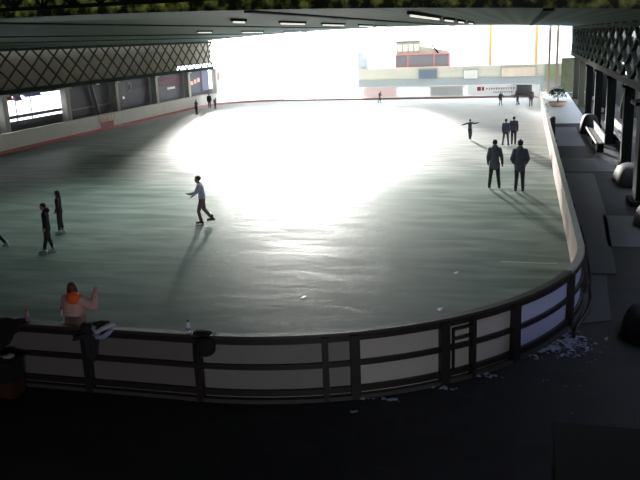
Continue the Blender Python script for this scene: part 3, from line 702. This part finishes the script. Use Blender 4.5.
# ------------------------------------------------------------------ people
skin_m = mat('skin', (.48, .27, .20), .6, .08, 8)
eye_m = mat('eye_dark', (.02, .015, .012), .3)
lip_m = mat('lips', (.35, .12, .11), .5)
blade_m = mat('skate_blade', (.6, .62, .65), .3, metallic=.9)
def remesh(mb, voxel, name, m, parent, smooth=3):
    me = mb.mesh('tmp'); ob = bpy.data.objects.new('tmp', me); COL.objects.link(ob)
    r = ob.modifiers.new('r', 'REMESH'); r.mode = 'VOXEL'; r.voxel_size = voxel; r.use_smooth_shade = True
    sm = ob.modifiers.new('s', 'SMOOTH'); sm.factor = .5; sm.iterations = smooth
    dg = bpy.context.evaluated_depsgraph_get(); dg.update()
    me2 = bpy.data.meshes.new_from_object(ob.evaluated_get(dg)); me2.name = name
    bpy.data.objects.remove(ob); bpy.data.meshes.remove(me)
    me2.materials.clear(); me2.materials.append(m)
    for p in me2.polygons: p.use_smooth = True
    o = bpy.data.objects.new(name, me2); COL.objects.link(o); o.parent = parent
    return o
REST = dict(pel=(0,0,.93), waist=(0,0,1.10), chest=(0,0,1.30), neck=(0,0,1.47), head=(0,-.01,1.61),
            shL=(.17,0,1.41), elL=(.22,.02,1.13), wrL=(.23,-.04,.89), shR=(-.17,0,1.41), elR=(-.22,.02,1.13), wrR=(-.23,-.04,.89),
            hiL=(.09,0,.90), knL=(.10,-.02,.49), anL=(.10,.02,.10), hiR=(-.09,0,.90), knR=(-.10,-.02,.49), anR=(-.10,.02,.10),
            hdL=None, hdR=None)
def person(label, loc, face, h, pose, jacket, trousers, boots, hair, hair_style='short', bulk=1.0, long_coat=0.0, voxel=.012, hat=None, skates=True, hood=None, toe=(0, -1), scarf=None, gloves=None, shadeskin=None, group=None, arm_skin=False):
    """face = heading of the front (local -Y) given as rotation about z"""
    P = {k: Vector(v) for k, v in {**REST, **{}}.items() if v is not None}
    for k, v in pose.items(): P[k] = Vector(v)
    k = h/1.75
    t = thing('person', label, 'person', loc, face, group)
    hd = P['head']; nk = P['neck']
    fwd = Vector(pose.get('look', (0, -1, 0))).normalized(); sidev = fwd.cross(Vector((0, 0, 1))).normalized()
    R3 = Matrix((-sidev, -fwd, Vector((0, 0, 1)))).transposed()   # head frame: x side, -y front
    def H(x, y, z): return hd + R3 @ Vector((x, y, z))
    # --- body: one continuous skin surface
    b = MB()
    b.ell(H(0, .008, .02), (.077, .095, .108), R3); b.ell(H(0, -.02, -.045), (.058, .068, .065), R3)
    b.capsule(H(0, -.088, .012), H(0, -.104, -.018), .009, .015, 8)           # nose
    b.ell(H(0, -.075, -.055), (.026, .014, .010), R3, 8)                       # mouth
    b.ell(H(0, -.068, -.092), (.024, .02, .018), R3, 8)                        # chin
    for sg in (-1, 1): b.ell(H(.079*sg, .01, 0), (.010, .02, .032), R3, 8)     # ears
    b.capsule(nk-Vector((0, 0, .05)), H(0, .02, -.05), .058, .05)
    b.capsule(P['chest'], nk, .13, .07, sx=.8); b.capsule(P['waist'], P['chest'], .12, .145, sx=.75); b.capsule(P['pel'], P['waist'], .14, .12, sx=.8)
    for s_ in 'LR':
        sh, el, wr = P['sh'+s_], P['el'+s_], P['wr'+s_]
        b.capsule(P['chest']+Vector((0, 0, .06)), sh, .09, .062); b.capsule(sh, el, .052, .042); b.capsule(el, wr, .040, .027)
        d = (wr-el).normalized(); dd = P.get('hd'+s_); d2 = ((dd-wr).normalized() if dd else d)
        ax = Vector((0, -1, 0)) if abs(d2.y) < .8 else Vector((1, 0, 0))
        ax = (ax-d2*ax.dot(d2)).normalized(); pn = d2.cross(ax).normalized()
        if s_ == 'R': pn = -pn
        palm = wr+d2*.085
        b.capsule(wr+d2*.01, palm-d2*.01, .032, .036, sx=1.15, side=ax)
        for i, (fo, ln) in enumerate(((.030, .070), (.010, .080), (-.010, .074), (-.030, .058))):
            p0 = palm+ax*fo; p1 = p0+d2*(ln*.55)+pn*.006; p2 = p1+d2*(ln*.38)+pn*.022
            b.capsule(p0, p1, .0095, .009, 7); b.capsule(p1, p2, .009, .0075, 7)
        tb = wr+d2*.03+ax*.03; b.capsule(tb, tb+ax*.03+d2*.03, .012, .010, 7); b.capsule(tb+ax*.03+d2*.03, tb+ax*.035+d2*.06+pn*.01, .010, .008, 7)
        hi, kn, an = P['hi'+s_], P['kn'+s_], P['an'+s_]
        b.capsule(hi, kn, .082, .053); b.capsule(kn, an, .050, .036)
        tv = Vector((toe[0], toe[1], 0)) if not pose.get('toe'+s_) else Vector(pose['toe'+s_])
        b.capsule(an+Vector((0, 0, -.04))-tv*.03, an+Vector((0, 0, -.05))+tv*.13, .038, .030)
    bmesh.ops.scale(b.bm, vec=(k, k, k), verts=b.bm.verts)
    body = remesh(b, voxel, 'body', shadeskin or skin_m, t, 2)
    me = body.data; me.materials.append(eye_m); me.materials.append(lip_m)
    for sg in (-1, 1):
        e = H(.032*sg, -.082, .022)*k
        for p in me.polygons:
            if (p.center-e).length < .018*k: p.material_index = 1
    e = H(0, -.088, -.055)*k
    for p in me.polygons:
        if (p.center-e).length < .020*k: p.material_index = 2
    # --- jacket
    j = MB(); B_ = bulk
    j.capsule(P['chest'], nk-Vector((0, 0, .03)), .15*B_, .085, sx=.85); j.capsule(P['waist'], P['chest'], .145*B_, .165*B_, sx=.8)
    low = P['pel']+Vector((0, 0, -.02-long_coat))
    j.capsule(low+Vector((0, 0, .06)), P['waist'], .165*B_, .148*B_, sx=.82)
    for s_ in 'LR':
        sh, el, wr = P['sh'+s_], P['el'+s_], P['wr'+s_]
        j.capsule(P['chest']+Vector((0, 0, .06)), sh, .10*B_, .078*B_); j.capsule(sh, el, .074*B_, .060*B_)
        if not arm_skin: j.capsule(el, wr-(wr-el)*.06, .058*B_, .044*B_)
        else: j.capsule(el, el+(wr-el)*.5, .058*B_, .05)
    bmesh.ops.scale(j.bm, vec=(k, k, k), verts=j.bm.verts)
    remesh(j, voxel, 'jacket', jacket, t, 3)
    # --- trousers
    q = MB(); q.capsule(P['pel']-Vector((0, 0, .02)), P['waist']-Vector((0, 0, .06)), .155, .135, sx=.82)
    for s_ in 'LR':
        hi, kn, an = P['hi'+s_], P['kn'+s_], P['an'+s_]
        q.capsule(hi, kn, .096, .070); q.capsule(kn, an+(kn-an)*.18, .068, .058)
    bmesh.ops.scale(q.bm, vec=(k, k, k), verts=q.bm.verts)
    remesh(q, voxel, 'trousers', trousers, t, 2)
    # --- boots / skates
    for s_ in 'LR':
        an = P['an'+s_]; tv = Vector((toe[0], toe[1], 0)) if not pose.get('toe'+s_) else Vector(pose['toe'+s_])
        f = MB(); f.capsule(an+Vector((0, 0, .09)), an+Vector((0, 0, -.02)), .058, .055); f.capsule(an+Vector((0, 0, -.035))-tv*.05, an+Vector((0, 0, -.045))+tv*.15, .052, .042)
        bmesh.ops.scale(f.bm, vec=(k, k, k), verts=f.bm.verts)
        bo = remesh(f, voxel, 'skate' if skates else 'boot', boots, t, 2)
        if skates:
            m_ = MB(); a = an-tv*.09; c_ = an+tv*.19; zb = an.z-.115
            m_.bar((a.x, a.y, zb+.008), (c_.x, c_.y, zb+.008), .008, .022)
            for u in (.02, .11): m_.bar((an+tv*(u-.02)).to_tuple()[:2]+(zb+.01,), (an+tv*(u-.02)).to_tuple()[:2]+(an.z-.07,), .012)
            bmesh.ops.scale(m_.bm, vec=(k, k, k), verts=m_.bm.verts); m_.build('blade', blade_m, bo)
    # --- hair
    g = MB(); g.ell(H(0, .028, .045), (.087, .092, .098), R3); g.ell(H(0, -.02, .082), (.066, .066, .045), R3)
    if hair_style == 'long':
        g.capsule(H(0, .06, .02), H(0, .09, -.22), .088, .075, sx=.7)
        for sg in (-1, 1): g.capsule(H(.07*sg, .02, .0), H(.075*sg, .035, -.18), .035, .03)
    if hair_style == 'bun': g.ell(H(0, .115, .05), (.035, .035, .035), R3)
    if hair_style == 'tail': g.capsule(H(0, .11, .03), H(0, .14, -.14), .04, .02)
    bmesh.ops.scale(g.bm, vec=(k, k, k), verts=g.bm.verts)
    remesh(g, voxel, 'hair', hair, t, 2)
    if hat:
        g = MB(); g.ell(H(0, .01, .075), (.098, .108, .085), R3); g.ell(H(0, 0, .165), (.025, .025, .025), R3)
        bmesh.ops.scale(g.bm, vec=(k, k, k), verts=g.bm.verts); remesh(g, voxel, 'woolly_hat', hat, t, 2)
    if hood:
        g = MB(); g.ell(nk+Vector((0, .07, -.0)), (.12, .10, .11)); bmesh.ops.scale(g.bm, vec=(k, k, k), verts=g.bm.verts); remesh(g, voxel, 'hood', hood, t, 3)
    return t, P, k

navy = mat('slate_jacket', (.11, .12, .155), .85, .2, 6); navy2 = mat('dark_slate_jacket', (.085, .095, .125), .85, .2, 6)  # both jackets lightened, haze put into their colours
black_tr = mat('black_trousers', (.035, .036, .045), .85, .2, 6); char = mat('charcoal_jacket', (.022, .022, .028), .85, .2, 6)
plum = mat('plum_jacket', (.040, .022, .030), .85, .2, 6); white_boot = mat('white_boot', (.72, .72, .72), .5)
black_boot = mat('black_boot', (.02, .02, .022), .5); brown_hair = mat('brown_hair', (.06, .035, .022), .6, .3, 20)
black_hair = mat('black_hair', (.015, .011, .010), .6, .3, 20); lilac = mat('white_lilac_top', (.66, .64, .80), .8, .08, 6)
taupe = mat('taupe_trousers', (.24, .18, .18), .8, .15, 6); pink = mat('dusty_pink_jacket', (.62, .37, .35), .85, .15, 5)
orange_hat = mat('orange_knit', (.95, .13, .03), .8, .1, 20); redbrown = mat('reddish_brown_hair', (.12, .04, .03), .6, .3, 20)
grey_j = mat('grey_jacket', (.12, .125, .15), .85, .2, 6); blue_j = mat('blue_grey_jacket', (.10, .13, .22), .85, .2, 6)  # distant jackets lightened a little to stand for haze
A = pi  # facing away from the camera (front towards +Y)
person('adult in slate jacket standing legs apart on the ice, left of the pair', (-.98, 29.8, .02), A+.1, 1.90,
       dict(shL=(.16,0,1.40), elL=(.23,.02,1.13), wrL=(.22,-.08,.92), shR=(-.16,0,1.40), elR=(-.24,.03,1.13), wrR=(-.27,-.05,.89), knL=(.13,-.02,.49), anL=(.17,0,.10), knR=(-.13,-.02,.49), anR=(-.17,.02,.10)),
       navy, black_tr, black_boot, black_hair, bulk=1.06, long_coat=.14, hood=navy)
person('broad adult in dark puffy jacket with hands in pockets, right of the pair', (-.04, 29.26, .02), A-.05, 1.93,
       dict(shL=(.17,0,1.39), elL=(.26,.04,1.13), wrL=(.20,-.10,.96), shR=(-.17,0,1.39), elR=(-.26,.04,1.13), wrR=(-.20,-.10,.96), anL=(.12,.0,.10), anR=(-.12,.0,.10)),
       navy2, black_tr, black_boot, black_hair, bulk=1.18, long_coat=.12, hood=navy2, hat=mat('dark_hat', (.03, .03, .04), .8))
person('skater in white-lilac top and taupe trousers gliding with arms held forward', (-10.29, 23.16, .02), -pi/2+.25, 1.66,
       dict(pel=(0,.03,.90), waist=(0,.03,1.07), chest=(0,-.01,1.27), neck=(0,-.04,1.44), head=(0,-.08,1.58), shL=(.16,-.02,1.38), elL=(.20,-.14,1.16), wrL=(.16,-.36,1.10), shR=(-.16,-.02,1.38), elR=(-.22,-.10,1.14), wrR=(-.22,-.30,.98), hdL=(.14,-.5,1.12), hdR=(-.2,-.42,.9),
            hiL=(.08,.03,.87), knL=(.10,-.10,.47), anL=(.10,-.04,.10), hiR=(-.08,.03,.87), knR=(-.10,.06,.50), anR=(-.10,.32,.16)),
       lilac, taupe, mat('brown_boot', (.12, .07, .06), .6), brown_hair, hair_style='bun', voxel=.010, long_coat=-.02)
person('child in dark coat and white skates facing left, nearer of the two dark figures', (-13.53, 19.19, .02), -pi/2+.5, 1.52,
       dict(shL=(.16,0,1.39), elL=(.19,.03,1.13), wrL=(.19,-.05,.90), knL=(.10,-.06,.49), anL=(.09,-.16,.10), knR=(-.09,.02,.49), anR=(-.09,.12,.10), head=(0,-.04,1.60)),
       char, black_tr, white_boot, black_hair, voxel=.010, long_coat=.12, hood=char)
person('child with long dark hair, plum jacket and white skates, farther of the two dark figures', (-14.51, 21.36, .02), -pi/2+.4, 1.44,
       dict(knL=(.08,-.05,.49), anL=(.07,-.06,.10), knR=(-.08,.0,.49), anR=(-.07,.06,.10), elL=(.2,.0,1.14), wrL=(.15,-.1,.95), elR=(-.2,0,1.14), wrR=(-.15,-.1,.95)),
       plum, black_tr, white_boot, black_hair, hair_style='long', voxel=.010, long_coat=.06)
person('person in black leaving the frame at the left edge, trailing leg on the ice', (-15.55, 19.5, .02), -pi/2+.1, 1.5,
       dict(hiL=(.08,0,.90), knL=(.09,.10,.52), anL=(.09,.42,.14), knR=(-.09,-.08,.5), anR=(-.09,-.1,.10)), char, black_tr, white_boot, black_hair, voxel=.014)
person('child skating alone on the bright ice with both arms stretched out', (-2.84, 44.03, .02), .2, 1.16,
       dict(elL=(.42,-.02,1.36), wrL=(.64,-.04,1.42), elR=(-.42,-.02,1.34), wrR=(-.66,-.06,1.28), knL=(.1,-.12,.5), anL=(.06,0,.1), knR=(-.08,-.1,.5), anR=(-.04,.06,.12)),
       grey_j, mat('grey_tr', (.07, .07, .085), .8), black_boot, brown_hair, voxel=.014)
person('skater in blue-grey jacket with legs wide apart, left of the far pair', (-.82, 41.6, .02), A-.3, 1.42,
       dict(knL=(.16,-.04,.5), anL=(.20,0,.10), knR=(-.15,0,.5), anR=(-.20,.05,.10)), blue_j, navy, black_boot, brown_hair, voxel=.014)
person('taller dark-clad skater, right of the far pair', (-.42, 41.95, .02), A, 1.50,
       dict(elL=(.25,.03,1.15), wrL=(.2,-.05,.92)), navy2, black_tr, black_boot, black_hair, voxel=.014, bulk=1.1)
person('small grey skater before the white advert at the far boards, left one', (-1.75, 64.74, .02), .3, 1.15,
       dict(elL=(.28,-.05,1.2), wrL=(.3,-.2,1.05), anL=(.14,-.05,.1), anR=(-.12,.12,.12)), grey_j, grey_j, black_boot, brown_hair, voxel=.018)
person('small skater bending forward near the far boards, between two others', (-.42, 65.42, .02), -.9, 1.2,
       dict(chest=(0,-.12,1.25), neck=(0,-.2,1.40), head=(0,-.28,1.52), waist=(0,-.02,1.08), shL=(.16,-.16,1.35), shR=(-.16,-.16,1.35), elL=(.2,-.3,1.15), wrL=(.15,-.45,1.1), elR=(-.2,-.2,1.12), wrR=(-.2,-.3,.9), anL=(.1,.15,.12)),
       blue_j, navy, black_boot, black_hair, voxel=.018)
person('skater before the dark grey corner gate at the far right', (.62, 63.5, .02), 0, 1.4, {}, mat('mauve_jacket', (.2, .15, .18), .8), navy, black_boot, brown_hair, voxel=.018)
person('small skater before the pink advert on the far boards', (-12.6, 69.6, .02), 1.2, 1.05,
       dict(chest=(0,-.08,1.28), neck=(0,-.12,1.44), head=(0,-.18,1.57), anR=(-.1,.25,.14), anL=(.1,-.1,.1), elL=(.2,-.1,1.15), wrL=(.15,-.3,1.1)), mat('slate_blue_small', (.12, .14, .24), .8), navy, black_boot, black_hair, voxel=.018)
person('small dark skater at the left boards where the glare begins, nearest of three', (-26.77, 60.78, .02), -.4, 1.26, dict(elL=(.3,-.1,1.2), wrL=(.25,-.3,1.2)), grey_j, black_tr, black_boot, black_hair, voxel=.018)
person('tall dark figure standing by the left boards at the glare, middle of three', (-28.0, 66.6, .02), .2, 1.35, {}, char, black_tr, black_boot, black_hair, voxel=.018, bulk=1.15)
person('small skater stooping beside the tall dark figure at the left boards, rightmost of three', (-27.2, 66.0, .02), 1.2, 1.05,
       dict(chest=(0,-.1,1.26), neck=(0,-.16,1.42), head=(0,-.22,1.55)), navy, black_tr, black_boot, black_hair, voxel=.018)
# person at the boards in pink
t, P, k = person('person in dusty pink jacket with orange hood raising one hand behind the foreground boards', (-7.90, 11.74, .02), A-.15, 1.70,
       dict(shL=(.17,0,1.40), elL=(.29,-.04,1.18), wrL=(.16,-.16,1.06), shR=(-.18,0,1.42), elR=(-.40,-.06,1.30), wrR=(-.40,-.14,1.52), hdR=(-.39,-.16,1.7),
            head=(.05,-.05,1.62), look=(.35, -1, 0)), pink, black_tr, white_boot, redbrown, hair_style='long', voxel=.009, bulk=1.5, long_coat=.16)
g = MB(); g.ell((-.08*k, .11*k, 1.50*k), (.13, .11, .13)); g.capsule((.02*k, .06*k, 1.46*k), (-.13*k, .05*k, 1.48*k), .07, .09)
remesh(g, .010, 'hood', orange_hat, t, 3)['label'] = 'orange hood'
g = MB(); g.capsule((.13*k, .22*k, 1.28*k), (.14*k, .23*k, 1.12*k), .022, .022); g.build('zip_panel', mat('pale_zip', (.5, .45, .45), .6), t, smooth=True)

# ------------------------------------------------------------------ light
w = bpy.data.worlds.new('world'); S.world = w; w.use_nodes = True
nt = w.node_tree; N = nt.nodes; L = nt.links; bg = N['Background']
tc = N.new('ShaderNodeTexCoord'); sx = N.new('ShaderNodeSeparateXYZ'); L.new(tc.outputs['Generated'], sx.inputs[0])
rp = N.new('ShaderNodeValToRGB'); rp.color_ramp.elements[0].position = 0; rp.color_ramp.elements[0].color = (1, .985, .95, 1)
rp.color_ramp.elements[1].position = .7; rp.color_ramp.elements[1].color = (.62, .75, .95, 1)
L.new(sx.outputs['Z'], rp.inputs['Fac']); L.new(rp.outputs['Color'], bg.inputs['Color']); bg.inputs['Strength'].default_value = 4.6
AZ, EL = .302, math.radians(7.5)
sd = Vector((-sin(AZ)*cos(EL), cos(AZ)*cos(EL), sin(EL)))
ld = bpy.data.lights.new('sun', 'SUN'); ld.energy = 15.0; ld.angle = math.radians(4); ld.color = (1, .97, .92)
lo = bpy.data.objects.new('sun', ld); COL.objects.link(lo); lo.rotation_euler = sd.to_track_quat('Z', 'Y').to_euler()
lo.location = (-20, 90, 30)

l2 = bpy.data.lights.new('sun_aureole', 'SUN'); l2.energy = 3.5; l2.angle = math.radians(15); l2.color = (1, .98, .95)  # second sun lamp, added to spread a soft glow over the ice
o2 = bpy.data.objects.new('sun_aureole', l2); COL.objects.link(o2); o2.location = (-20, 90, 32)
E2 = math.radians(8); o2.rotation_euler = Vector((-sin(AZ)*cos(E2), cos(AZ)*cos(E2), sin(E2))).to_track_quat('Z', 'Y').to_euler()
def area(name, loc, target, sx, sy, power, col):
    l = bpy.data.lights.new(name, 'AREA'); l.shape = 'RECTANGLE'; l.size = sx; l.size_y = sy; l.energy = power; l.color = col
    o = bpy.data.objects.new(name, l); COL.objects.link(o); o.location = loc
    o.rotation_euler = (Vector(loc)-Vector(target)).to_track_quat('Z', 'Y').to_euler()
area('near_fill', (2.2, -5.0, 2.6), (0.5, 12, .6), 4, 1.6, 420, (.97, .95, 1))  # unseen fill added behind the camera to brighten the near boards
area('right_fill', (6.8, 15.0, 5.5), (0, 14, .5), 4, 2, 120, (.55, .66, 1))  # added blue fill standing in for skylight from the right
area('far_edge_fill', (-5, 77.8, 7.6), (-6, 60, 0), 22, 2.5, 2600, (1, .99, .95))  # fill hidden behind the roof edge, added to whiten the far ice
area('middle_fill', (-9, 26, 6.0), (-8, 24, 0), 16, 16, 950, (.88, 1, 1))  # overhead fill without a fixture, added to lift the near ice

S.view_settings.view_transform = 'Standard'; S.view_settings.look = 'None'; S.view_settings.exposure = 0; S.view_settings.gamma = 1
S.cycles.use_denoising = True; S.cycles.max_bounces = 6; S.cycles.diffuse_bounces = 4; S.cycles.volume_bounces = 0
S.cycles.sample_clamp_indirect = 6
